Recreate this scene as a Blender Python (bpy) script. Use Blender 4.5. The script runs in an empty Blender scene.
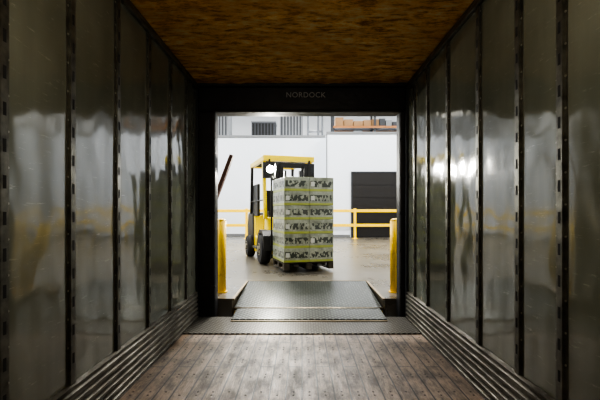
import bpy, math, random
from mathutils import Vector, Matrix
random.seed(7)
C=bpy.context
# ---------------------------------------------------------------- helpers
class MB:
    def __init__(s): s.v=[];s.f=[];s.m=[];s.uv=[];s.sm=[]
    def box(s,x0,x1,y0,y1,z0,z1,mat=0,M=None):
        P=[Vector(p) for p in [(x0,y0,z0),(x1,y0,z0),(x1,y1,z0),(x0,y1,z0),(x0,y0,z1),(x1,y0,z1),(x1,y1,z1),(x0,y1,z1)]]
        if M: P=[M@p for p in P]
        b=len(s.v); s.v+=[tuple(p) for p in P]
        for q in [(0,1,5,4),(1,2,6,5),(2,3,7,6),(3,0,4,7),(4,5,6,7),(3,2,1,0)]:
            s.f.append(tuple(b+i for i in q)); s.m.append(mat); s.uv.append([(0,0),(1,0),(1,1),(0,1)]); s.sm.append(False)
    def beam(s,p1,p2,w,h,mat=0):
        p1=Vector(p1);p2=Vector(p2);d=(p2-p1);L=d.length;d.normalize()
        up=Vector((0,0,1)) if abs(d.z)<0.9 else Vector((0,1,0))
        x=d.cross(up).normalized(); z=x.cross(d).normalized()
        M=Matrix(((x.x,d.x,z.x,p1.x),(x.y,d.y,z.y,p1.y),(x.z,d.z,z.z,p1.z),(0,0,0,1)))
        s.box(-w/2,w/2,0,L,-h/2,h/2,mat,M)
    def cyl(s,p1,p2,r,mat=0,n=16,r2=None,cap=True):
        r2=r if r2 is None else r2
        p1=Vector(p1);p2=Vector(p2);d=(p2-p1).normalized()
        up=Vector((0,0,1)) if abs(d.z)<0.9 else Vector((0,1,0))
        x=d.cross(up).normalized(); y=x.cross(d).normalized()
        b=len(s.v)
        for p,rr in((p1,r),(p2,r2)):
            for i in range(n):
                a=2*math.pi*i/n; s.v.append(tuple(p+x*math.cos(a)*rr+y*math.sin(a)*rr))
        for i in range(n):
            j=(i+1)%n; s.f.append((b+i,b+n+i,b+n+j,b+j)); s.m.append(mat); s.uv.append([(0,0)]*4); s.sm.append(True)
        if cap:
            s.f.append(tuple(b+i for i in range(n))); s.m.append(mat); s.uv.append([(0,0)]*n); s.sm.append(False)
            s.f.append(tuple(b+n+i for i in reversed(range(n)))); s.m.append(mat); s.uv.append([(0,0)]*n); s.sm.append(False)
    def prism(s,prof,a0,a1,axis='x',mat=0):
        def P(p,a): return (a,p[0],p[1]) if axis=='x' else (p[0],a,p[1])
        b=len(s.v);n=len(prof)
        s.v+=[P(p,a0) for p in prof]+[P(p,a1) for p in prof]
        for i in range(n):
            j=(i+1)%n; s.f.append((b+i,b+j,b+n+j,b+n+i)); s.m.append(mat); s.uv.append([(0,0)]*4); s.sm.append(False)
        s.f.append(tuple(b+i for i in reversed(range(n)))); s.m.append(mat); s.uv.append([(0,0)]*n); s.sm.append(False)
        s.f.append(tuple(b+n+i for i in range(n))); s.m.append(mat); s.uv.append([(0,0)]*n); s.sm.append(False)
    def obj(s,name,mats,parent=None,bevel=0,fixn=True):
        me=bpy.data.meshes.new(name); me.from_pydata(s.v,[],s.f)
        for m in mats: me.materials.append(m)
        for p,mi,sm in zip(me.polygons,s.m,s.sm): p.material_index=mi; p.use_smooth=sm
        uvl=me.uv_layers.new(name="UVMap")
        for p,uv in zip(me.polygons,s.uv):
            for k,li in enumerate(p.loop_indices): uvl.data[li].uv=uv[k]
        if fixn:
            import bmesh
            bm=bmesh.new(); bm.from_mesh(me); bmesh.ops.recalc_face_normals(bm,faces=bm.faces); bm.to_mesh(me); bm.free()
        o=bpy.data.objects.new(name,me); C.scene.collection.objects.link(o)
        if parent: o.parent=parent
        if bevel:
            b=o.modifiers.new('bev','BEVEL'); b.width=bevel; b.segments=2; b.limit_method='ANGLE'
        return o
def empty(name,loc=(0,0,0),rz=0):
    e=bpy.data.objects.new(name,None); e.location=loc; e.rotation_euler=(0,0,rz); e.empty_display_size=.2
    C.scene.collection.objects.link(e); return e
def newmat(name,col,rough=.5,metal=0,spec=.5,emis=None,es=0,coat=0):
    m=bpy.data.materials.new(name); m.use_nodes=True
    b=m.node_tree.nodes['Principled BSDF']
    b.inputs['Base Color'].default_value=(*col,1); b.inputs['Roughness'].default_value=rough
    b.inputs['Metallic'].default_value=metal; b.inputs['Specular IOR Level'].default_value=spec
    b.inputs['Coat Weight'].default_value=coat
    if emis: b.inputs['Emission Color'].default_value=(*emis,1); b.inputs['Emission Strength'].default_value=es
    return m
class NT:
    def __init__(s,m): s.t=m.node_tree; s.b=s.t.nodes['Principled BSDF']
    def n(s,ty,**k):
        x=s.t.nodes.new(ty)
        for a,b in k.items(): setattr(x,a,b)
        return x
    def l(s,a,b): s.t.links.new(a,b)
    def coords(s,scale=(1,1,1),rot=(0,0,0),kind='Object'):
        tc=s.n('ShaderNodeTexCoord'); mp=s.n('ShaderNodeMapping'); mp.inputs['Scale'].default_value=scale; mp.inputs['Rotation'].default_value=rot
        s.l(tc.outputs[kind],mp.inputs['Vector']); return mp.outputs[0]
    def noise(s,vec,sc,det=4,rg=.55):
        x=s.n('ShaderNodeTexNoise'); x.inputs['Scale'].default_value=sc; x.inputs['Detail'].default_value=det; x.inputs['Roughness'].default_value=rg
        s.l(vec,x.inputs['Vector']); return x.outputs['Fac']
    def ramp(s,fac,stops):
        x=s.n('ShaderNodeValToRGB'); e=x.color_ramp.elements
        while len(e)<len(stops): e.new(.5)
        for i,(p,c) in enumerate(stops): e[i].position=p; e[i].color=(*c,1) if len(c)==3 else c
        s.l(fac,x.inputs[0]); return x.outputs[0]
    def math(s,op,a,b=None):
        x=s.n('ShaderNodeMath',operation=op)
        for i,q in enumerate((a,b)):
            if q is None: continue
            if isinstance(q,(int,float)): x.inputs[i].default_value=q
            else: s.l(q,x.inputs[i])
        return x.outputs[0]
    def mix(s,f,a,b,mode='MIX'):
        x=s.n('ShaderNodeMix',data_type='RGBA',blend_type=mode)
        for i,q in ((0,f),(6,a),(7,b)):
            if isinstance(q,(int,float)): x.inputs[i].default_value=q
            elif isinstance(q,tuple): x.inputs[i].default_value=(*q,1)
            else: s.l(q,x.inputs[i])
        return x.outputs[2]
    def bump(s,h,st=.3,dist=.01,prev=None):
        x=s.n('ShaderNodeBump'); x.inputs['Strength'].default_value=st; x.inputs['Distance'].default_value=dist
        s.l(h,x.inputs['Height'])
        if prev: s.l(prev,x.inputs['Normal'])
        return x.outputs[0]
    def col(s,o): s.l(o,s.b.inputs['Base Color'])
    def rough(s,o): s.l(o,s.b.inputs['Roughness'])
    def nrm(s,o): s.l(o,s.b.inputs['Normal'])
g=lambda v:(v,v,v)
# ---------------------------------------------------------------- materials
M_wall=newmat('frp_panel',(.12,.13,.10),.12,0,.85); t=NT(M_wall); v=t.coords()
big=t.noise(v,1.3,3); st=t.noise(t.coords((1,5,.7)),2.2,3)
scr=t.noise(t.coords((1,1.2,9)),7,6,.75)
c=t.mix(t.math('MULTIPLY',st,.6),t.ramp(big,[(.35,(.125,.135,.11)),(.7,(.21,.22,.18))]),(.10,.11,.09))
c=t.mix(t.ramp(scr,[(.60,g(0)),(.72,g(.5))]),c,(.38,.39,.33)); t.col(c)
t.rough(t.ramp(t.noise(t.coords((1,1.5,3)),3,6,.7),[(.3,g(.055)),(.75,g(.15))]))
t.nrm(t.bump(t.noise(t.coords((1,1.8,1.1)),2.0,1),.40,.03))
M_post=newmat('galvanised_post',(.10,.10,.09),.42,.7); t=NT(M_post); t.col(t.ramp(t.noise(t.coords(),14,6),[(.3,(.06,.06,.05)),(.8,(.20,.195,.165))]))
M_slot=newmat('slot_black',(.006,.006,.006),.8)
M_rivet=newmat('rivet',(.35,.35,.31),.35,.8)
M_alu=newmat('scuff_aluminium',(.22,.21,.18),.4,.75); t=NT(M_alu); n1=t.noise(t.coords((1,1,6)),5,7,.7)
t.col(t.ramp(n1,[(.3,(.06,.055,.047)),(.75,(.24,.23,.195))])); t.rough(t.ramp(n1,[(.3,g(.6)),(.8,g(.35))]))
M_ceil=newmat('sprayed_foam_ceiling',(.22,.10,.02),.7,0,.25); t=NT(M_ceil)
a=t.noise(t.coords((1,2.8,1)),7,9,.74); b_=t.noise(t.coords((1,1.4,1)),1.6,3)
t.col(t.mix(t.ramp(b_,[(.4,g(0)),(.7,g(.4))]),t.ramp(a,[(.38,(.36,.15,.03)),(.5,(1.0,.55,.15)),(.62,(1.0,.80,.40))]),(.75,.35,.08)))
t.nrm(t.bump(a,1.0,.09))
M_floor=newmat('trailer_hardwood',(.1,.07,.05),.4,0,.5); t=NT(M_floor)
v=t.coords((1,1,1),(0,0,math.pi/2))
br=t.n('ShaderNodeTexBrick',offset=.37,offset_frequency=2); br.inputs['Scale'].default_value=1; br.inputs['Brick Width'].default_value=1.6; br.inputs['Row Height'].default_value=.11
br.inputs['Mortar Size'].default_value=.006; br.inputs['Mortar Smooth'].default_value=.2; br.inputs['Color1'].default_value=(.18,.125,.085,1); br.inputs['Color2'].default_value=(.245,.18,.125,1); br.inputs['Mortar'].default_value=(.006,.004,.003,1)
t.l(v,br.inputs['Vector'])
gr=t.noise(t.coords((26,1.6,1)),4,6,.7); dirt=t.noise(t.coords((3.0,1.1,1)),2.6,8,.75)
c1=t.mix(.8,br.outputs['Color'],t.ramp(gr,[(.3,g(.35)),(.7,g(1.35))]),'MULTIPLY')
c2=t.mix(.9,c1,t.ramp(dirt,[(.40,g(.22)),(.56,g(1.1))]),'MULTIPLY'); t.col(c2)
t.rough(t.ramp(dirt,[(.35,g(.60)),(.7,g(.34))]))
t.nrm(t.bump(gr,.5,.006,t.bump(br.outputs['Fac'],-.8,.006)))
M_conc=newmat('concrete_floor',(.3,.29,.27),.4); t=NT(M_conc); n1=t.noise(t.coords(),.8,8,.65)
t.col(t.ramp(n1,[(.3,(.085,.078,.062)),(.7,(.135,.122,.098))])); t.rough(t.ramp(n1,[(.3,g(.24)),(.7,g(.34))]))
M_white=newmat('painted_wall_white',(.80,.82,.84),.6); t=NT(M_white); t.col(t.ramp(t.noise(t.coords(),.6,4),[(.2,(.61,.67,.75)),(.8,(.69,.74,.81))]))
M_shell=newmat('warehouse_shell',(.42,.43,.44),.7)
M_grey=newmat('grey_metal',(.16,.17,.18),.5,.3); M_dgrey=newmat('dark_grey_metal',(.03,.034,.04),.5,.3)
M_black=newmat('black_vinyl',(.014,.014,.017),.5); t=NT(M_black); t.nrm(t.bump(t.noise(t.coords(),6,5),.4,.03))
M_door=newmat('door_black',(.013,.012,.012),.35)
M_yel=newmat('safety_yellow',(.85,.58,.01),.4); t=NT(M_yel); t.col(t.ramp(t.noise(t.coords(),9,6,.7),[(.25,(.55,.34,.005)),(.45,(.90,.60,.004))]))
M_fly=newmat('forklift_yellow',(.90,.68,.006),.32,0,.5,coat=.3)
M_blk=newmat('forklift_black',(.012,.012,.012),.45)
M_rub=newmat('tyre_rubber',(.02,.02,.02),.75)
M_rim=newmat('wheel_rim',(.30,.28,.22),.4,.3)
M_steel=newmat('steel_fork',(.1,.1,.1),.4,.8)
M_lampE=newmat('headlight_glass',(1,1,1),.2,emis=(1,.99,.92),es=300)
def plate(name,c0,c1,s,r=.38):
    m=newmat(name,c0,r,.6); t=NT(m)
    v=t.coords((s,s,1),(0,0,math.radians(45)))
    vo=t.n('ShaderNodeTexVoronoi',distance='CHEBYCHEV'); vo.inputs['Scale'].default_value=1; vo.inputs['Randomness'].default_value=0; t.l(v,vo.inputs['Vector'])
    h=t.ramp(vo.outputs['Distance'],[(.18,g(1)),(.30,g(0))])
    d=t.noise(t.coords(),3,6,.6)
    t.col(t.mix(t.math('MULTIPLY',h,.8),t.mix(d,c0,tuple(q*.4 for q in c0)),c1)); t.nrm(t.bump(h,.8,.004)); return m
M_plate=plate('leveler_tread_plate',(.035,.042,.04),(.17,.185,.17),20,.3)
M_thr=plate('threshold_tread',(.045,.042,.036),(.22,.21,.18),26)
M_edge=newmat('worn_edge_steel',(.28,.22,.14),.4,.6)
M_wood=newmat('pallet_wood',(.22,.14,.075),.7); t=NT(M_wood); t.col(t.ramp(t.noise(t.coords((1,1,12)),6,5),[(.3,(.03,.026,.018)),(.7,(.07,.058,.036))]))
M_brown=newmat('rust_brown_paint',(.22,.12,.09),.6)
M_card=newmat('cardboard',(.30,.18,.09),.8); M_orange=newmat('orange_beam',(.30,.12,.03),.5)
M_blue=newmat('blue_bin',(.08,.2,.35),.5)
M_cart=newmat('printed_carton',(.3,.32,.2),.45,coat=.6); t=NT(M_cart)
tc=t.n('ShaderNodeTexCoord'); sx=t.n('ShaderNodeSeparateXYZ'); t.l(tc.outputs['UV'],sx.inputs[0])
U,V=sx.outputs[0],sx.outputs[1]
oc=t.n('ShaderNodeTexCoord')
nz=t.noise(t.coords((1,1,.6)),24,1.2,.5)
ink=t.math('GREATER_THAN',nz,.48)
band=t.math('MULTIPLY',t.math('GREATER_THAN',V,.30),t.math('LESS_THAN',V,.74))
ub=t.math('MULTIPLY',t.math('GREATER_THAN',U,.04),t.math('LESS_THAN',U,.96))
ink=t.math('MULTIPLY',ink,t.math('MULTIPLY',band,ub))
strip=t.math('LESS_THAN',V,.17)
tone=t.noise(oc.outputs['Object'],5,5,.7)
base=t.ramp(tone,[(.35,(.16,.18,.135)),(.65,(.38,.41,.335))])
c=t.mix(t.math('MULTIPLY',strip,.8),base,(.33,.38,.03)); c=t.mix(t.math('MULTIPLY',ink,.90),c,(.014,.022,.016)); t.col(c)
t.b.inputs['Coat Roughness'].default_value=.22; t.b.inputs['Roughness'].default_value=.5
cn=t.bump(t.noise(t.coords((1,1,5)),12,4),.4,.012); t.nrm(cn); t.l(cn,t.b.inputs['Coat Normal'])
M_tape=newmat('carton_top_label',(.55,.57,.52),.5)
M_letter=newmat('sign_lettering',(.38,.38,.39),.6)
M_fix=newmat('lamp_housing',(.5,.5,.5),.4,.5); M_glow=newmat('lamp_lens',(1,1,1),.3,emis=(1,.97,.92),es=8)

# ---------------------------------------------------------------- trailer shell
XW=1.25; YB=4.70; YF=-8.0; H=2.745
for side,sx_,posts in (('left',-1,[.62,1.14,1.66,2.16,2.70,3.25,3.79,4.30]),('right',1,[.8,1.35,1.92,2.30,2.82,3.42,3.97,4.42])):
    x=sx_*XW
    m=MB(); m.box(min(x,x+sx_*.06),max(x,x+sx_*.06),YF,YB,-.12,H+.12,0); m.obj('wall_'+side,[M_wall])
    pos=[-7.6+.55*i for i in range(15)]+posts
    m=MB()
    for yc in pos:
        def bx(y0,y1,z0,z1,d0,d1,mt): m.box(min(x-sx_*d0,x-sx_*d1),max(x-sx_*d0,x-sx_*d1),y0,y1,z0,z1,mt)
        bx(yc-.042,yc+.042,.30,H,.0005,.004,0)
        bx(yc-.022,yc+.022,.30,H,.003,.016,0)
        z=.42
        while z<H-.1:
            bx(yc-.009,yc+.009,z,z+.055,.015,.0168,1)
            for q in(-.032,.032):
                m.cyl((x-sx_*.003,yc+q,z+.09),(x-sx_*.008,yc+q,z+.09),.006,2,6)
            z+=.152
    m.obj('logistics_posts',[M_post,M_slot,M_rivet])
    prof=[(x-sx_*.001,0.0)]
    for i in range(6):
        z0=i*.05
        prof+=[(x-sx_*.034,z0+.002),(x-sx_*.034,z0+.018),(x-sx_*.020,z0+.024),(x-sx_*.020,z0+.044)]
    prof+=[(x-sx_*.030,.302),(x-sx_*.001,.310)]
    m=MB(); m.prism(prof,YF,YB,'y',0); m.obj('baseboard_'+side,[M_alu])
    m=MB(); m.box(min(x-sx_*.001,x-sx_*.03),max(x-sx_*.001,x-sx_*.03),YF,YB,H-.06,H-.002,0); m.obj('trim_1' if side=='left' else 'trim_2',[M_alu],bevel=.004)
m=MB(); m.box(-XW,XW,YF-.06,YF,-.12,H+.12); m.obj('wall_front',[M_wall])
m=MB(); m.box(-XW,XW,YF,YB,-.12,0.0,0); m.obj('floor',[M_floor])
m=MB(); y=1.2
while y<4.0:
    for i in range(22):
        xx=-1.155+i*.11+random.uniform(-.006,.006)
        for dy in (0,.05):
            if random.random()<.85: m.cyl((xx,y+dy,.0002),(xx,y+dy,.0012),.008,0,6)
    y+=.30
m.obj('floor_screws',[M_slot])
nx,ny=80,200; ver=[];fc=[]
from mathutils import noise as mn
for j in range(ny+1):
    for i in range(nx+1):
        X=-XW+2*XW*i/nx; Y=YF+(YB-YF)*j/ny
        h=mn.noise(Vector((X*3,Y*9,0)))*.014+mn.noise(Vector((X*9,Y*20,3)))*.009
        ver.append((X,Y,H+.012+h))
for j in range(ny):
    for i in range(nx):
        a=j*(nx+1)+i; fc.append((a,a+nx+1,a+nx+2,a+1))
b=len(ver); ver+=[(-XW,YF,H+.12),(XW,YF,H+.12),(XW,YB,H+.12),(-XW,YB,H+.12)]; fc.append((b,b+1,b+2,b+3))
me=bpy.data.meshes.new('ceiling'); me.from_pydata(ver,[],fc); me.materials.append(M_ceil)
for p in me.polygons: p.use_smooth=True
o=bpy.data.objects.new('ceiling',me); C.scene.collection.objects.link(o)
# unseen fill lamps, added to brighten the trailer interior
for yy,en in ((.9,24),(-2.6,28)):
    e=empty('added_fill_lamp',(0,yy,0))
    m=MB(); m.cyl((0,0,H-.005),(0,0,H-.05),.16,0,28); m.cyl((0,0,H-.05),(0,0,H-.13),.14,1,28,r2=.10); m.obj('fill_dome',[M_fix,M_glow],e)
    L=bpy.data.lights.new('fill_light','POINT'); L.shadow_soft_size=.09; L.energy=en; L.color=(1,.94,.80)
    o=bpy.data.objects.new('fill_light',L); o.location=(0,0,H-.40); o.parent=e; C.scene.collection.objects.link(o)
fr=MB(); fr.box(-1.31,-1.225,YB,YB+.05,-.12,H+.12,0); fr.box(1.225,1.31,YB,YB+.05,-.12,H+.12,0); fr.box(-1.225,1.225,YB,YB+.05,H-.02,H+.12,0)
fr.obj('trailer_rear_frame',[M_dgrey],bevel=.005)
m=MB(); m.box(-1.21,1.21,4.05,4.70,.0,.012,0); m.obj('threshold_plate',[M_thr],bevel=.003)

# ---------------------------------------------------------------- dock
FZ=.16
seal=empty('dock_seal')
m=MB(); 
m.box(-1.75,-1.04,4.78,4.98,-.6,2.46,0); m.box(1.17,1.85,4.78,4.98,-.6,2.46,0); 
m.obj('side_pads',[M_black],seal,bevel=.03)
m=MB(); m.box(-1.75,1.85,4.78,4.98,2.44,3.1,0); m.obj('head_pad',[M_black],seal,bevel=.03)
m=MB()
for i in range(6):
    for (a,b_) in ((-1.09,-1.035),(1.165,1.22)):
        z=-.1+i*.44; m.box(a,b_,4.772,4.785,z,z+.02,0)
m.obj('pleats',[M_dgrey],seal)
cu=bpy.data.curves.new('lettering','FONT'); cu.body='NORDOCK'; cu.size=.088; cu.extrude=.002; cu.align_x='CENTER'; cu.space_character=1.08
cu.materials.append(M_letter)
to=bpy.data.objects.new('lettering',cu); to.location=(.045,4.772,2.61); to.rotation_euler=(math.pi/2,0,0); to.parent=seal; C.scene.collection.objects.link(to)
m=MB(); m.box(-10,-1.16,5.0,5.2,-1.3,9,0); m.box(1.29,10,5.0,5.2,-1.3,9,0); m.box(-1.16,1.29,5.0,5.2,2.52,9,0); m.box(-1.16,1.29,5.0,5.2,-1.3,-.5,0)
m.obj('wall_dock',[M_shell])
m=MB(); m.box(-1.19,-1.12,4.985,5.22,FZ,2.55,0); m.box(1.25,1.32,4.985,5.22,FZ,2.55,0); m.box(-1.12,1.25,4.985,5.22,2.49,2.55,0)
m.obj('trim_3',[M_dgrey],bevel=.004)
LX0,LX1=-.84,1.0
lev=empty('dock_leveler')
m=MB(); m.prism([(4.95,.055),(6.3,FZ),(6.3,FZ-.03),(4.95,.025)],LX0,LX1,'x',0)
m.obj('deck_plate',[M_plate],lev)
m=MB(); m.prism([(4.50,.014),(4.52,.032),(4.95,.055),(4.95,.03),(4.52,.014)],LX0+.04,LX1-.04,'x',0); m.obj('lip',[M_plate],lev)
m=MB(); m.cyl((LX0,4.95,.045),(LX1,4.95,.045),.018,0,12); m.box(LX0+.04,LX1-.04,4.485,4.505,.0125,.022,0)
m.box(LX0-.035,LX0-.005,4.99,6.3,FZ-.02,FZ+.004,0); m.box(LX1+.005,LX1+.035,4.99,6.3,FZ-.02,FZ+.004,0); m.box(LX0,LX1,6.3,6.33,FZ-.01,FZ+.004,0)
m.obj('hinge_and_edges',[M_edge],lev)
m=MB(); m.box(LX0-.004,LX0,4.97,6.3,-.5,.05,0); m.box(LX1,LX1+.004,4.97,6.3,-.5,.05,0)
m.obj('toe_guards',[M_yel],lev)
m=MB(); m.box(-10,10,6.33,26,-.3,FZ); m.box(-10,LX0-.036,5.0,6.33,-.5,FZ); m.box(LX1+.036,10,5.0,6.33,-.5,FZ); m.obj('warehouse_floor',[M_conc],fixn=True)
m=MB(); m.box(LX0-.036,LX1+.036,5.0,6.33,-.6,-.5); m.obj('leveler_pit_floor',[M_conc])
for bx_ in (-1.095,1.26):
    m=MB(); cx,cy=bx_,5.42
    m.cyl((cx,cy,FZ),(cx,cy,FZ+.012),.085,0,20) ; m.cyl((cx,cy,FZ),(cx,cy,1.12),.066,0,28)
    for k in range(4):
        r0=.066*math.cos(k*math.pi/8); r1=.066*math.cos((k+1)*math.pi/8)
        m.cyl((cx,cy,1.12+.04*math.sin(k*math.pi/8)),(cx,cy,1.12+.04*math.sin((k+1)*math.pi/8)),r0,0,28,r2=max(r1,.001),cap=False)
    m.obj('bollard',[M_yel])
m=MB(); m.box(-1.23,-1.17,5.225,5.30,1.12,1.36,0); m.beam((-1.21,5.28,1.24),(-.94,5.36,2.00),.05,.10,0)
m.obj('door_swing_arm',[M_brown],bevel=.004)

# ---------------------------------------------------------------- warehouse shell
m=MB(); m.box(-10,10,26,26.2,-.3,9); m.obj('wall_back',[M_shell])
m=MB(); m.box(-10.2,-10,5.0,26,-.3,9); m.obj('wall_left_warehouse',[M_shell])
m=MB(); m.box(10,10.2,5.0,26,-.3,9); m.obj('wall_right_warehouse',[M_shell])
m=MB(); m.box(-10.2,10.2,5.0,26.2,9,9.2); m.obj('warehouse_ceiling',[M_shell])
DZ=4.73
m=MB(); m.box(1.1,9.99,17.5,25.9,FZ,DZ); m.box(-9.99,1.1,18.3,25.9,FZ,DZ)
m.obj('wall_office',[M_white])
m=MB(); m.box(1.06,9.99,17.46,17.499,DZ-.05,DZ+.05); m.box(-9.99,1.06,18.26,18.299,DZ-.05,DZ+.05)
m.box(1.06,1.10,17.46,17.56,FZ,DZ-.05)
m.box(1.1,2.1,17.48,17.499,FZ,FZ+.12); m.box(4.6,9.9,17.48,17.499,FZ,FZ+.12); m.box(-9.9,1.05,18.28,18.299,FZ,FZ+.12)
m.obj('trim_4',[M_grey])
d=MB(); 
x0,x1=2.2,4.5; z0,z1=FZ,2.98
d.box(x0,x1,17.44,17.499,z0,z1,0)
for k in range(5): d.box(x0+.06,x1-.06,17.425,17.445,z0+.06+k*.56,z0+.56+k*.56-.02,0)
d.box(x0-.06,x0,17.42,17.499,z0,z1+.06,1); d.box(x1,x1+.06,17.42,17.499,z0,z1+.06,1); d.box(x0,x1,17.42,17.499,z1,z1+.06,1)
d.obj('door_1',[M_door,M_dgrey,M_grey])
m=MB(); yR=16.6
for zz in (.72,1.32): 
    m.box(-9,-1.2,yR-.03,yR+.03,zz-.06,zz+.06,0); m.box(.6,9,yR-.03,yR+.03,zz-.06,zz+.06,0)
for px in (-8.9,-6.6,-4.4,-2.3,-1.25,.65,2.2,4.4,6.6,8.9):
    m.box(px-.05,px+.05,yR-.05,yR+.05,FZ,1.42,0); m.box(px-.12,px+.12,yR-.12,yR+.12,FZ,FZ+.02,0)
m.obj('safety_railing',[M_yel],bevel=.008)

DD=DZ+.01
def louver_unit(x0,x1,y0,y1,z0,z1,name,mats):
    m=MB(); m.box(x0,x1,y0,y1,z0,z1,0); n=int((x1-x0)/.16)
    for i in range(n):
        xx=x0+.06+i*(x1-x0-.08)/n; m.box(xx,xx+.08,y0-.02,y0,z0+.12,z1-.12,1)
    m.box(x0-.02,x1+.02,y0-.03,y1,z0,z0+.08,2); m.box(x0-.02,x1+.02,y0-.03,y1,z1-.06,z1,2)
    return m.obj(name,mats,bevel=.006)
louver_unit(-4.6,-3.6,19.6,20.6,DD,DD+1.6,'air_handling_unit',[M_grey,M_dgrey,M_fix])
louver_unit(-2.45,-1.3,19.4,20.4,DD,DD+.95,'air_handling_unit',[M_dgrey,M_slot,M_grey])
louver_unit(-1.1,.05,19.8,20.8,DD,DD+1.7,'air_handling_unit',[M_grey,M_dgrey,M_fix])
m=MB()
for px in (.3,.8,1.0): m.cyl((px,19.7,DD),(px,19.7,8.9),.05,0,12)
m.cyl((.3,19.7,DD+.5),(1.0,19.7,DD+.5),.05,0,12)
m.obj('riser_pipes',[M_grey])
rk=MB()
for px in (1.5,3.5,5.6):
    for py in (19.2,20.2): rk.box(px-.05,px+.05,py-.04,py+.04,DD,DZ+2.6,0)
for zz in (.62,1.7):
    for py in (19.15,20.25): rk.box(1.5,5.6,py-.03,py+.03,DZ+zz-.05,DZ+zz+.05,1)
    rk.box(1.55,5.55,19.2,20.2,DZ+zz+.05,DZ+zz+.07,0)
rk.obj('pallet_rack',[M_dgrey,M_orange])
m=MB(); x=1.62
while x<5.3:
    w=random.uniform(.3,.55)
    m.box(x,x+w-.03,19.3,19.9,DZ+.695,DZ+.695+random.uniform(.2,.6),random.choice([0,0,2,3]))
    if random.random()<.75: m.box(x,x+w-.05,19.3,19.9,DD,DZ+random.uniform(.25,.5),random.choice([0,3,1,2]))
    x+=w
m.obj('cardboard_boxes',[M_card,M_blue,M_dgrey,M_grey],bevel=.008)

lp=[(-6,8.5),(0,8.5),(6,8.5),(-6,13.5),(0,13.5),(6,13.5),(-6,20),(0,20),(6,20)]
for i,(lx,ly) in enumerate(lp):
    e=empty('high_bay_lamp',(lx,ly,0))
    m=MB(); m.box(-.6,.6,-.2,.2,8.42,8.52,0); m.box(-.56,.56,-.16,.16,8.40,8.42,1); m.cyl((-.4,0,8.5),(-.4,0,8.99),.01,0,6); m.cyl((.4,0,8.5),(.4,0,8.99),.01,0,6)
    m.obj('fixture',[M_fix,M_glow],e)
    L=bpy.data.lights.new('lamp_light','AREA'); L.shape='RECTANGLE'; L.size=1.1; L.size_y=.32; L.energy=420; L.color=(1,.97,.92)
    o=bpy.data.objects.new('lamp_light',L); o.location=(0,0,8.39); o.parent=e; C.scene.collection.objects.link(o)

# ---------------------------------------------------------------- load + forklift
YAW=math.radians(17)
LIFT=.05
LC=Vector((0.0,7.66,FZ+LIFT)); back=Vector((-math.sin(YAW),math.cos(YAW),0))
FO=LC+back*1.72; FO.z=FZ
pal=empty('wooden_pallet',LC,YAW)
LW,LD=.94,.90
m=MB()
for xx in (-LW/2+.05,0,LW/2-.05):
    for yy in (-LD/2+.06,0,LD/2-.06): m.box(xx-.05,xx+.05,yy-.06,yy+.06,.018,.10,0)
    m.box(xx-.05,xx+.05,-LD/2,LD/2,0,.018,0); m.box(xx-.05,xx+.05,-LD/2,LD/2,.10,.115,0)
for i in range(7):
    yy=-LD/2+.05+i*(LD-.1)/6; m.box(-LW/2,LW/2,yy-.045,yy+.045,.115,.135,0)
m.obj('pallet_boards',[M_wood],pal,bevel=.003)
load=empty('stretch_wrapped_cartons',LC+Vector((0,0,.136)),YAW)
m=MB(); NL=6; hh=1.535/NL
for k in range(NL):
    off=random.uniform(-.006,.006)
    for i in range(2):
        for j in range(2):
            w=LW/2; dd=LD/2
            a0=-LW/2+i*w+off; b0=-LD/2+j*dd+off; z0=k*hh
            m.box(a0+.002,a0+w-.002,b0+.002,b0+dd-.002,z0,z0+hh-.003,0)
m.obj('cartons',[M_cart],load,bevel=.005)
m=MB()
for k in range(NL):
    for i in range(2):
        a=-LW/2+i*LW/2
        if random.random()<.5: m.box(a+.03,a+.10,-LD/2-.010,-LD/2-.0065,k*hh+.05+.04,k*hh+.05+.12,0)
m.obj('labels',[M_tape],load)

fk=empty('forklift',FO,YAW)
m=MB()
m.prism([(-.95,.14),(1.05,.14),(1.35,.30),(1.42,.75),(1.30,1.02),(.55,1.02),(.50,.52),(-.45,.48),(-.62,.98),(-.80,.98),(-.95,.55)],-.50,.50,'x',0)
m.obj('body',[M_fly],fk,bevel=.03)
m=MB(); m.prism([(.62,.28),(1.10,.28),(1.44,.36),(1.52,.75),(1.36,1.08),(.66,1.08)],-.53,.53,'x',0); m.obj('counterweight',[M_blk],fk,bevel=.05)
m=MB()
for s in(-1,1):
    m.prism([(-1.12,.30),(-1.05,.60),(-.90,.72),(-.62,.72),(-.42,.60),(-.36,.36),(-.46,.36),(-.62,.64),(-.90,.64),(-1.0,.5)],s*.36 if s>0 else -.62,.62 if s>0 else -.36,'x',1)
    m.box(min(s*.48,s*.6),max(s*.48,s*.6),-.3,.35,.26,.31,1)
m.box(-.24,.24,.12,.60,1.02,1.12,1); m.box(-.24,.24,.50,.64,1.10,1.62,1); m.box(-.26,.26,-.02,.55,.50,1.02,1)
m.box(-.50,-.44,.2,.9,1.0,1.75,1)
m.cyl((0,-.60,.95),(0,-.40,1.18),.025,1,10)
n=20
for i in range(n):
    a0=2*math.pi*i/n;a1=2*math.pi*(i+1)/n
    cc=Vector((0,-.38,1.20)); ux=Vector((1,0,0)); uy=Vector((0,.76,.65))
    m.cyl(cc+ux*.17*math.cos(a0)+uy*.17*math.sin(a0),cc+ux*.17*math.cos(a1)+uy*.17*math.sin(a1),.014,1,8)
m.beam((-.17,-.38,1.20),(.17,-.38,1.20),.02,.02,1)
m.obj('fenders_seat_and_wheel',[M_fly,M_blk],fk,bevel=.006)
m=MB(); GT=2.20
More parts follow.
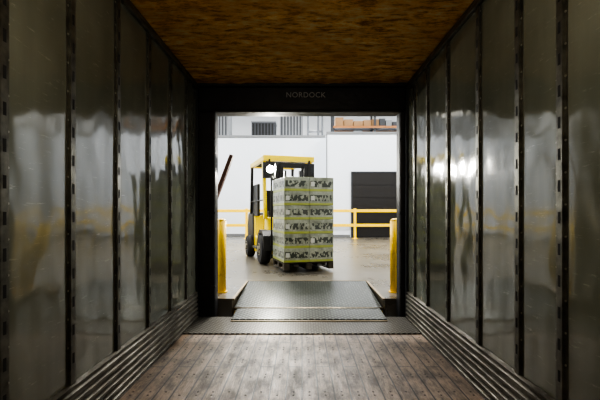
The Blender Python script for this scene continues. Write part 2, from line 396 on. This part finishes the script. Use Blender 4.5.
for s in(-1,1):
    m.beam((s*.52,-.78,.95),(s*.52,-.62,GT),.07,.09,0); m.beam((s*.52,.95,1.05),(s*.52,.80,GT),.06,.08,1)
    m.box(min(s*.49,s*.56),max(s*.49,s*.56),-.78,.86,GT-.02,GT+.08,0)
m.box(-.56,.56,-.80,-.70,GT-.03,GT+.09,0); m.box(-.56,.56,.78,.86,GT-.02,GT+.06,0)
for i in range(8):
    yy=-.58+i*.175; m.box(-.49,.49,yy,yy+.05,GT,GT+.05,1)
m.beam((-.52,-.70,1.35),(-.52,.90,1.35),.03,.03,1)
m.obj('overhead_guard',[M_fly,M_blk],fk,bevel=.006)
def wheel(m,s,y,r,w,xc):
    x0=s*(xc-w/2); x1=s*(xc+w/2)
    m.cyl((x0,y,r),(x1,y,r),r*.93,0,36); m.cyl((s*(xc-w*.38),y,r),(s*(xc+w*.38),y,r),r,0,36)
    m.cyl((x1,y,r),(x1+s*.008,y,r),r*.42,1,28); m.cyl((x1+s*.008,y,r),(x1+s*.03,y,r),r*.2,1,16)
    for i in range(6):
        a=i*math.pi/3; cy=y+math.cos(a)*r*.32; cz=r+math.sin(a)*r*.32; m.cyl((x1+s*.008,cy,cz),(x1+s*.02,cy,cz),.015,0,8)
m=MB()
for s in(-1,1): wheel(m,s,-.72,.31,.20,.54); wheel(m,s,.85,.26,.18,.56)
m.obj('wheels',[M_rub,M_rim],fk)
MT=2.08
m=MB()
for s in(-1,1):
    m.box(min(s*.30,s*.38),max(s*.30,s*.38),-1.14,-1.02,.08,MT,0); m.box(min(s*.22,s*.29),max(s*.22,s*.29),-1.16,-1.05,.10,MT-.04,0)
    m.cyl((s*.16,-1.05,.12),(s*.16,-1.05,1.95),.03,2,12)
m.box(-.38,.38,-1.12,-1.04,MT-.08,MT+.02,0); m.box(-.38,.38,-1.10,-1.02,1.25,1.33,0); m.box(-.38,.38,-1.10,-1.02,.10,.22,0)
m.box(-.50,.50,-1.215,-1.17,.42,.52,0); m.box(-.50,.50,-1.215,-1.17,.16,.24,0)
for xx in (-.48,-.24,0,.24,.48): m.box(xx-.015,xx+.015,-1.21,-1.18,.5,1.75,0)
m.box(-.50,.50,-1.21,-1.18,1.72,1.78,0)
for s in(-1,1):
    m.box(s*.22-.05,s*.22+.05,-1.255,-1.215,.06,.55,1); m.box(s*.22-.05,s*.22+.05,-2.10,-1.215,.095,.145,1)
m.obj('mast_and_forks',[M_blk,M_steel,M_steel],fk,bevel=.004)
m=MB()
HZ=GT-.22
for s in(-1,1):
    m.box(s*.42-.16,s*.42+.12,-.86,-.80,HZ-.18,HZ+.15,1)
    m.cyl((s*.44,-.90,HZ),(s*.44,-.86,HZ),.085,1,20); m.cyl((s*.44,-.908,HZ),(s*.44,-.901,HZ),.07,0 if s<0 else 3,20)
    m.box(s*.44-.015,s*.44+.015,-.84,-.74,HZ,GT,1)
m.cyl((.3,.6,GT+.05),(.3,.6,GT+.17),.06,2,16)
m.obj('headlights',[M_lampE,M_blk,M_orange,M_dgrey],fk)
L=bpy.data.lights.new('headlight_beam','SPOT'); L.energy=180; L.spot_size=math.radians(110); L.spot_blend=.7; L.shadow_soft_size=.06; L.color=(1,.96,.85)
o=bpy.data.objects.new('headlight_beam',L); o.location=(-.44,-.94,HZ); o.rotation_euler=(math.radians(80),0,math.pi); o.parent=fk; C.scene.collection.objects.link(o)

# ---------------------------------------------------------------- world, camera
w=bpy.data.worlds.new('World'); C.scene.world=w; w.use_nodes=True
w.node_tree.nodes['Background'].inputs[0].default_value=(.5,.6,.7,1); w.node_tree.nodes['Background'].inputs[1].default_value=.3
cam=bpy.data.cameras.new('Camera'); cam.lens=24; cam.sensor_width=36; cam.sensor_fit='HORIZONTAL'; cam.shift_x=-2/600; cam.shift_y=13/600; cam.clip_start=.05
co=bpy.data.objects.new('Camera',cam); co.location=(0,0,1.23); co.rotation_euler=(math.pi/2,0,0); C.scene.collection.objects.link(co); C.scene.camera=co
C.scene.view_settings.view_transform='AgX'
C.scene.view_settings.look='AgX - High Contrast'
C.scene.view_settings.exposure=.65
